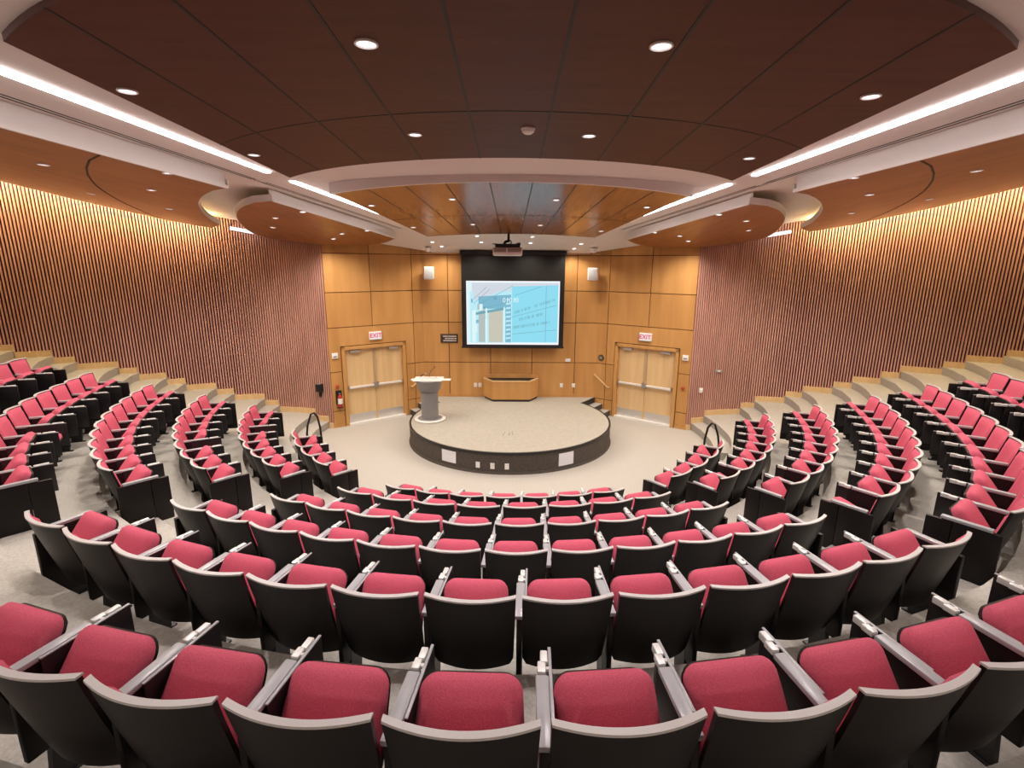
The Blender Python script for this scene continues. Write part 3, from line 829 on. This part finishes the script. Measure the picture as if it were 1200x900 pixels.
# ---- projector
py = 11.95; pz = 4.42
t = empty('projector', (-.075, py, pz), 0, 'white ceiling projector on a black pole in front of the screen', 'projector')
mb = MB(); mb.rbox(-.33, .33, -.2, .22, -.13, .05, 'whitep', .03, None, 3); mb.build('body', t)
mb = MB(); mb.box(-.30, -.03, -.205, -.199, -.055, .042, 'grille'); mb.box(.0, .30, -.205, -.199, -.055, .042, 'grille'); gp = mb.build('vent_grille', t, False); tag(gp, 'dark rear vent grilles')
mb = MB(); mb.lathe([(.0005, 0), (.06, 0), (.06, .04), (.05, .05), (.0005, .05)], 'slot', 18, (0, 0, 0))
o = mb.build('lens', t); o.rotation_euler = (R(-90), 0, 0); o.location = (-.16, .215, -.04)
mb = MB()
mb.rbox(-.28, .28, -.16, .16, .055, .13, 'blackm', .012); mb.rbox(-.34, -.24, -.03, .02, .12, .14, 'blackm', .006); mb.rbox(.2, .29, -.1, .1, .10, .155, 'blackm', .01)
mb.tube([(-.08, 0, .13), (-.05, 0, .18), (.0, 0, .19), (.02, 0, .2)], .03, 'blackm', 8); mb.tube([(.06, 0, .13), (.09, 0, .17), (.07, 0, .2), (.02, 0, .21)], .012, 'blackm', 8)
mb.build('mount_bracket', t)
mb = MB(); mb.tube([(.02, 0, .17), (.02, 0, wz(py) - pz)], .028, 'blackm', 12); mb.build('pole', t)

# ---- speakers, domes
for side in (-1, 1):
    wd = 'left' if side < 0 else 'right'
    t = empty('wall_speaker', (side * 2.17, 13.80, 3.70), side * R(-20), 'white wall speaker high in the %s corner beside the screen' % wd, 'speaker', 'wall speakers')
    mb = MB(); mb.rbox(-.13, .13, -.10, .10, 0, .33, 'whitep', .025, None, 3); mb.build('cabinet', t)
    mb = MB(); mb.rbox(-.105, .105, -.106, -.095, .025, .305, 'spk', .004); gg = mb.build('grille', t); tag(gg, 'greyish front grille')
    mb = MB(); mb.tube([(0, .09, .16), (0, .2, .17)], .022, 'blackm', 10); mb.rbox(-.04, .04, .19, .21, .1, .24, 'blackm', .005); mb.build('bracket', t)
    zz = wz(13.62)
    t = empty('ceiling_camera', (side * 2.13, 13.62, zz), 0, 'small white dome fitting on the ceiling above the %s speaker' % wd, 'ceiling fitting', 'white dome fittings')
    mb = MB(); mb.lathe([(.0005, .0), (.09, 0), (.09, -.03), (.085, -.035)], 'whitep', 20); mb.build('collar', t)
    mb = MB(); mb.lathe([(.085, -.035), (.08, -.075), (.055, -.11), (.02, -.125), (.0005, -.126)], 'whitep', 20); mb.build('dome', t)

# ---- wall things (angled walls use local frame: t along wall, y out, z)
def wthing(name, side, tt, z, label, cat, group=None):
    T = FT[side]; loc = T @ Vector((tt, 0, z))
    o = empty(name, tuple(loc), 0, label, cat, group)
    ex = T.to_3x3() @ Vector((1, 0, 0))
    o.rotation_euler = (0, 0, math.atan2(-.596, .803) if side > 0 else math.atan2(.596, .803))
    return o       # local x to the right as seen from the room, local -y out into the room
def letters(txt, size, mat, parent, loc, name='lettering', ext=.002, rot=(R(90), 0, 0)):
    c = bpy.data.curves.new(name, 'FONT'); c.body = txt; c.size = size; c.align_x = 'CENTER'; c.align_y = 'CENTER'; c.extrude = ext; c.offset = size * .018
    o = bpy.data.objects.new(name, c); COL.objects.link(o); c.materials.append(M[mat]); 
    bpy.context.view_layer.update()
    me = bpy.data.meshes.new_from_object(o.evaluated_get(bpy.context.evaluated_depsgraph_get()))
    bpy.data.objects.remove(o); o = bpy.data.objects.new(name, me); COL.objects.link(o)
    if not me.materials: me.materials.append(M[mat])
    o.parent = parent; o.location = loc; o.rotation_euler = rot
    return o
for side in (-1, 1):
    wd = 'left' if side < 0 else 'right'
    t = wthing('exit_sign', side, 1.40, 2.29, 'lit red and white exit sign over the %s double door' % wd, 'exit sign', 'exit signs')
    mb = MB(); mb.rbox(-.165, .165, -.05, 0, -.105, .105, 'whitep', .01); mb.build('housing', t)
    mb = MB(); mb.box(-.15, .15, -.053, -.049, -.09, .09, 'exitface'); mb.build('face', t, False)
    letters('EXIT', .155, 'exitred', t, (0, -.055, 0))
    t = wthing('wall_switch', side, 2.47, 1.86, 'white wall control box high beside the %s double door' % wd, 'wall control', 'white wall controls')
    mb = MB(); mb.rbox(-.075, .075, -.035, 0, -.07, .07, 'whitep', .01); mb.build('box', t)
    mb = MB(); mb.box(-.045, .045, -.038, -.034, -.035, -.005, 'lect'); mb.build('display', t, False)
    t = wthing('fire_strobe', side, 2.47, 1.08, 'small orange alarm plate on the wood beside the %s door' % wd, 'alarm', 'orange alarm plates')
    mb = MB(); mb.rbox(-.045, .045, -.03, 0, -.05, .05, 'orange', .006); mb.build('plate', t)
    mb = MB(); mb.rbox(-.025, .025, -.04, -.028, -.03, .02, 'red', .005); mb.build('button', t)
t = wthing('fire_extinguisher', -1, 2.44, .55, 'red and chrome fire extinguisher hanging beside the left door', 'fire extinguisher')
mb = MB(); mb.lathe([(.0005, 0), (.055, .002), (.062, .02), (.062, .26), (.045, .30), (.02, .315), (.02, .34), (.0005, .34)], 'red', 20, (0, -.07, 0)); mb.build('cylinder', t)
mb = MB(); mb.lathe([(.0625, .09), (.0632, .10), (.0632, .22), (.0625, .23)], 'whitep', 20, (0, -.07, 0)); mb.build('label_band', t)
mb = MB(); mb.rbox(-.02, .02, -.09, -.05, .34, .37, 'steel', .005); mb.tube([(0, -.07, .37), (.02, -.12, .39), (.03, -.15, .37)], .008, 'blackm', 8); mb.tube([(-.02, -.07, .355), (-.07, -.08, .33), (-.075, -.09, .12)], .010, 'blackm', 8); mb.build('valve_hose', t)
mb = MB(); mb.rbox(-.08, .08, -.01, 0, .05, .42, 'blackm', .003); mb.rbox(-.07, .07, -.12, 0, -.02, -.002, 'blackm', .003); mb.build('bracket', t)
t = wthing('wall_emblem', 1, .15, 1.60, 'round dark bronze emblem on the maple wall above the right stage rail', 'emblem')
o = None
mb = MB(); mb.lathe([(.0005, .018), (.07, .018), (.085, .012), (.09, 0)], 'bronze', 28); q = mb.build('disc', t); q.rotation_euler = (R(90), 0, 0)
mb = MB()
for k in range(8): mb.tube([(0, 0, .02), (.06 * math.cos(k * PI / 4), .06 * math.sin(k * PI / 4), .02)], .006, 'steeld', 6)
q = mb.build('relief', t); q.rotation_euler = (R(90), 0, 0)
# plaque
t = empty('wall_plaque', (-1.69, BY, 2.106), 0, 'dark plaque with light lettering on the wall left of the screen', 'plaque')
mb = MB(); mb.rbox(-.24, .24, -.02, 0, -.125, .125, 'bronze', .006); mb.build('board', t)
mb = MB()
random.seed(3)
for j, (z, a, b) in enumerate(((.06, -.17, .19), (.0, -.12, .2), (-.06, -.16, .17))):
    x = a
    while x < b:
        w = .008 + .02 * random.random(); mb.box(x, x + w, -.0225, -.0195, z - .014, z + .014, 'lectlt'); x += w + .007
mb.build('lettering', t, False)
for x, z, wd_, hh, lab in ((1.60, 1.515, .15, .09, 'white control plate on the wood wall below the right end of the screen'),):
    t = empty('wall_panel_switch', (x, BY, z), 0, lab, 'wall control'); mb = MB(); mb.rbox(-wd_ / 2, wd_ / 2, -.02, 0, -hh / 2, hh / 2, 'whitep', .008); mb.build('box', t)
    mb = MB(); mb.box(-.03, .03, -.023, -.019, -.015, .015, 'paper'); mb.build('display', t, False)
for x, lab in ((1.44, 'white outlet on the wood wall right of the cabinet, nearer one'), (1.78, 'white outlet on the wood wall right of the cabinet, farther one'), (-.98, 'white outlet left of the cabinet, farther one'), (-.85, 'white outlet left of the cabinet, nearer one beside its end')):
    t = empty('wall_outlet', (x, BY, .79), 0, lab, 'outlet', 'outlets on the stage wall')
    mb = MB(); mb.rbox(-.045, .045, -.012, 0, -.06, .06, 'whitep', .004); mb.build('plate', t)
    mb = MB(); mb.rbox(-.018, .018, -.016, -.01, -.042, -.008, 'paper', .003); mb.rbox(-.018, .018, -.016, -.01, .008, .042, 'paper', .003); mb.build('socket', t)
# fittings on the slat walls
wp = wall_at(wall_s_of_x(4.80))[0]
t = empty('wall_phone', (-4.80, wp.y + .0, .88), 0, 'black wall-mounted handset box on the left slatted wall', 'wall phone')
mb = MB(); mb.rbox(-.085, .085, -.10, .0, .07, .27, 'blackm', .015); mb.build('body', t)
mb = MB(); mb.rbox(-.03, .03, -.06, .0, -.07, .08, 'blackm', .012); mb.build('bracket', t)
mb = MB(); mb.rbox(-.05, .05, -.098, -.02, .268, .278, 'steeld', .003); mb.build('top_clip', t)
t = empty('wall_switch', (4.82, wp.y + .0, 1.03), 0, 'small white switch on the right slatted wall near the door', 'switch')
mb = MB(); mb.rbox(-.045, .045, -.045, 0, -.06, .06, 'whitep', .008); mb.build('plate', t)
mb = MB(); mb.rbox(-.012, .012, -.055, -.04, -.02, .02, 'paper', .003); mb.build('toggle', t)
wp = wall_at(wall_s_of_x(5.28))[0]
t = empty('wall_thermostat', (5.28, wp.y, 1.50), 0, 'slim pale thermostat higher on the right slatted wall', 'thermostat')
mb = MB(); mb.rbox(-.09, .09, -.03, .01, -.035, .035, 'steeld', .006); mb.build('case', t)
mb = MB(); mb.rbox(-.03, .03, -.036, -.028, -.02, .02, 'paper', .003); mb.build('display', t)
# aisle handrails beside the first row
for side in (-1, 1):
    wd = 'left' if side < 0 else 'right'
    bx, byy = (-4.27, 10.62) if side < 0 else (4.17, 10.02)
    t = empty('handrail', (bx, byy, 0), 0, 'black looped handrail beside the wall end of the front row, %s side' % wd, 'handrail', 'aisle handrails')
    mb = MB(); s = -side
    mb.tube([(s * .15, .05, 0), (s * .13, .05, .60), (s * .09, .04, .86), (s * .03, .02, .95), (s * -.03, .0, .93), (s * -.10, -.04, .70), (s * -.13, -.05, .5), (s * -.13, -.05, 0)], .022, 'blackm', 10)
    mb.build('rail', t)
    mb = MB(); mb.lathe([(.0005, .012), (.05, .012), (.05, 0)], 'blackm', 14, (s * .15, .05, 0)); mb.lathe([(.0005, .012), (.05, .012), (.05, 0)], 'blackm', 14, (s * -.13, -.05, 0)); mb.build('foot', t)

# ------------------------------------------------------------------ the chairs
W = .525
def back_xyz(u, v, dy=0., inset=0.):      # u -1..1, v 0 (bottom) .. 1 (top)
    z = .275 + (.85 - .275) * v
    w = (W / 2) * (.93 + .07 * v) - inset
    if v < .12: w *= 1 - .09 * (1 - v / .12) ** 2
    y = .15 * (1 - v) ** 1.1 + .058 * u * u - .05 + dy
    return (u * w, y, z)
def seat_T(ang):                    # cushion local: x, depth d (0 hinge..1 front), h above
    a = R(ang); o = Vector((0, .165, .37))
    ed = Vector((0, math.cos(a), math.sin(a))); eh = Vector((0, -math.sin(a), math.cos(a)))
    return lambda x, d, h: tuple(o + Vector((x, 0, 0)) + ed * d + eh * h)
def superellipse_slab(f, w, L, h0, h1, mat, mb, n=4, crown=.02, taper=.9):
    bm_pts_top = []; bm_bot = []
    nu, nv = 16, 14
    top = []; bot = []
    for i in range(nu + 1):
        u = -1 + 2 * i / nu; r1 = []; r2 = []
        for j in range(nv + 1):
            v = -1 + 2 * j / nv
            # squircle map keeps rounded corners
            c = .34; uu, vv = u, v
            if abs(u) > 1 - c and abs(v) > 1 - c:      # rounded corners
                p, q = (abs(u) - 1 + c) / c, (abs(v) - 1 + c) / c
                uu = math.copysign(1 - c + c * p * math.sqrt(1 - q * q / 2), u); vv = math.copysign(1 - c + c * q * math.sqrt(1 - p * p / 2), v)
            d = L * (vv + 1) / 2; wx = w / 2 * (taper + (1 - taper) * (1 - d / L))
            e = max(abs(u), abs(v)); ed = max(0, (e - .72) / .28)
            h = h1 - (h1 - h0) * .42 * ed ** 2.2 + crown * (1 - u * u) * (1 - v * v)
            r1.append(f(uu * wx, d, h)); r2.append(f(uu * wx * .96, d * .97 + L * .015, h0 + (h1 - h0) * .1 * 0))
        top.append(r1); bot.append(r2)
    mb.solid(top, bot, mat)
def make_chair(ang, left_end=False, right_end=False):
    t = empty('auditorium_chair')
    # outer shell
    nu, nv = 12, 10
    mb = MB()
    Gf = [[back_xyz(-1 + 2 * i / nu, j / nv, .022) for j in range(nv + 1)] for i in range(nu + 1)]
    Gb = [[back_xyz(-1 + 2 * i / nu, j / nv, 0) for j in range(nv + 1)] for i in range(nu + 1)]
    mb.solid(Gf, Gb, 'black'); mb.build('back_shell', t, True, 50)
    mb = MB()
    def bp(u, v, e):
        x, y, z = back_xyz(u, .05 + .925 * v, .022, .018); ed = max(abs(u), abs(2 * v - 1)); k = max(0, (ed - .75) / .25)
        return (x, y + (.038 * (1 - k ** 2.5) if e else -.002), z)
    mb.solid([[bp(-1 + 2 * i / nu, j / nv, 1) for j in range(nv + 1)] for i in range(nu + 1)], [[bp(-1 + 2 * i / nu, j / nv, 0) for j in range(nv + 1)] for i in range(nu + 1)], 'fabric')
    mb.build('backrest', t, True, 50)
    mb = MB()      # worn top edge, overhead highlight painted into its pale colour
    A = []; B = []
    for i in range(17):
        u = -1 + 2 * i / 16; x, y, z = back_xyz(u, 1)
        A.append([(x, y - .003, z - .004), (x, y - .002, z + .006)]); B.append([(x, y + .030, z - .004), (x, y + .028, z + .006)])
    mb.solid(A, B, 'rim'); tag(mb.build('top_edge', t, True, 30), 'pale top edge, wear and painted highlight')
    # cushion and pan
    f = seat_T(ang)
    mb = MB(); superellipse_slab(f, .445, .41, .0, .075, 'fabric', mb); st_ = mb.build('seat_cushion', t, True, 60)
    mb = MB(); superellipse_slab(lambda x, d, h: f(x, d, -h + .014), .43, .408, .0, .05, 'black', mb, crown=.012); mb.build('seat_pan', st_, True, 60)
    # standard between the seats (on the chair's right)
    xs = W / 2 + .018
    def standard(x, end=False):
        mb = MB()
        if end:
            mb.rbox(x - .022, x + .022, .03, .345, .07, .645, 'black', .008); mb.rbox(x - .020, x + .020, .349, .53, .11, .635, 'black', .008)
        else:
            mb.rbox(x - .016, x + .016, .09, .47, .20, .645, 'black', .006)
        mb.build('side_panel', t, True)
        mb = MB(); mb.hexa([Vector(p) for p in ((x - .018, .16, .012), (x + .018, .16, .012), (x + .018, .30, .012), (x - .018, .30, .012), (x - .018, .19, .30), (x + .018, .19, .30), (x + .018, .34, .30), (x - .018, .34, .30))], 'blackm')
        mb.rbox(x - .03, x + .03, .10, .34, 0, .014, 'blackm', .004); mb.build('leg', t, False)
        mb = MB(); mb.rbox(x - .027, x + .027, .09, .43, .645, .672, 'armcap', .006); arm = mb.build('armrest', t, True); tag(arm, 'arm cap with painted ceiling glare')
    standard(xs, right_end)
    if left_end: standard(-xs, True)
    # folded writing tablet on the right standard
    if right_end:
        reg(t); return t
    x = xs + .035
    mb = MB(); mb.rbox(x - .008, x + .008, .20, .60, .36, .660, 'tabedge', .006); tb = mb.build('tablet_arm', t, True)
    mb = MB(); mb.rbox(x - .007, x + .007, .20, .60, .660, .667, 'armcap', .002); mb.build('tablet_edge', tb, True)
    mb = MB(); mb.rbox(xs - .018, xs + .016, .445, .51, .64, .672, 'hinge', .006); mb.rbox(xs - .006, xs + .026, .50, .57, .637, .676, 'hinge', .006); mb.tube([(xs - .02, .475, .657), (xs + .03, .475, .657)], .012, 'hinge', 8)
    mb.build('tablet_hinge', t, True)
    reg(t); return t
PROTO = {}
def chair(ang, le, re):
    key = (ang, le, re)
    if key not in PROTO:
        PROTO[key] = make_chair(ang, le, re); return PROTO[key]
    return copy_tree(PROTO[key])
ROWN = ['front row', 'second row', 'third row', 'fourth row', 'fifth row', 'sixth row', 'seventh row']
random.seed(21)
def put_row(k, a0, a1, n, block, ends=(True, True), skipend=False, down=()):
    # a0 -> a1 runs left to right as seen from the camera
    for i in range(n):
        t0 = a0 + (a1 - a0) * i / n; t1 = a0 + (a1 - a0) * (i + 1) / n; tm = (t0 + t1) / 2
        p0 = pol(rk(k, t0), t0); p1 = pol(rk(k, t1), t1); d = p1 - p0; w = d.length
        mid = pol(rk(k, tm), tm)
        rz = math.atan2(d.y, d.x)
        ang = 18 if i in down else 54
        c = chair(ang, ends[0] and i == 0, ends[1] and i == n - 1)
        c.location = (mid.x, mid.y, RISE * k); c.rotation_euler = (0, 0, rz); c.scale = (w / .562, 1, 1)
        yield c, i
STATE = {54: 'folded up', 18: 'lowered'}
def label_center(i, n, k):
    return 'raspberry folding seat, %s from left in the centre block %s' % (ords[i], ROWN[k])
def label_side(i, n, k, side):
    j = n - 1 - i if side > 0 else i      # count from the slatted wall
    return 'raspberry folding seat, %s from the %s slatted wall, %s' % (ords[j], 'left' if side < 0 else 'right', ROWN[k])
CEN = [(0, -24.9, 22.5, 7), (1, -25.0, 22.9, 8), (2, -24.9, 22.0, 10), (3, -25.7, 22.5, 12), (4, -25.9, 22.9, 13), (5, -16.2, 17.7, 10)]
for k, a0, a1, n in CEN:
    for c, i in put_row(k, a0, a1, n, 'c', (k < 5, k < 5)):
        lab = label_center(i, n, k)
        if k == 5: lab = 'raspberry seat nearest the viewer, %s from the left in the closest row' % ords[i]
        tag(c, lab, 'auditorium chair', 'centre block, ' + ROWN[k])
LEFT = [(0, -71.2, -41.6, 4, ()), (1, -80.8, -38.7, 8, (2,)), (2, -77.3, -36.7, 9, (5,)), (3, -73.7, -35.5, 10, ()), (4, -70.8, -35.0, 11, (6,)), (5, -68.6, -36.0, 11, ()), (6, -66.5, -61.0, 2, ())]
for k, a0, a1, n, dn in LEFT:
    for c, i in put_row(k, a0, a1, n, 'l', (True, k < 6), down=dn):
        tag(c, label_side(i, n, k, -1), 'auditorium chair', 'left block, ' + ROWN[k])
RIGHT = [(0, 34.0, 64.3, 4, ()), (1, 32.5, 75.6, 8, (1,)), (2, 31.2, 71.8, 9, (1,)), (3, 28.8, 68.5, 10, (0,)), (4, 27.2, 65.5, 11, ()), (5, 27.2, 62.3, 11, ()), (6, 55.0, 60.5, 2, ())]
for k, a0, a1, n, dn in RIGHT:
    for c, i in put_row(k, a0, a1, n, 'r', (k < 6, True), down=dn):
        tag(c, label_side(i, n, k, 1), 'auditorium chair', 'right block, ' + ROWN[k])

# ------------------------------------------------------------------ world, camera, view
w = bpy.data.worlds.new('World'); scene.world = w; w.use_nodes = True
bg = w.node_tree.nodes['Background']; bg.inputs[0].default_value = (.9, .85, .8, 1); bg.inputs[1].default_value = .02
cam = bpy.data.cameras.new('Camera'); co = bpy.data.objects.new('Camera', cam); COL.objects.link(co)
cam.sensor_width = 36; cam.lens = 18; cam.clip_start = .05
yaw, pit, rol = R(.2), math.atan(140 / 600), R(.35)
fwd = Vector((math.sin(yaw) * math.cos(pit), math.cos(yaw) * math.cos(pit), -math.sin(pit)))
rt = Vector((math.cos(yaw), -math.sin(yaw), 0)); up = rt.cross(fwd)
r2 = rt * math.cos(rol) + up * math.sin(rol); u2 = -rt * math.sin(rol) + up * math.cos(rol)
mt = Matrix((r2, u2, -fwd)).transposed().to_4x4(); mt.translation = Vector((0, 0, EYE)); co.matrix_world = mt
scene.camera = co
vs = scene.view_settings
vs.view_transform = 'Standard'; vs.look = 'None'; vs.exposure = 0.0; vs.gamma = 1; vs.use_curve_mapping = False
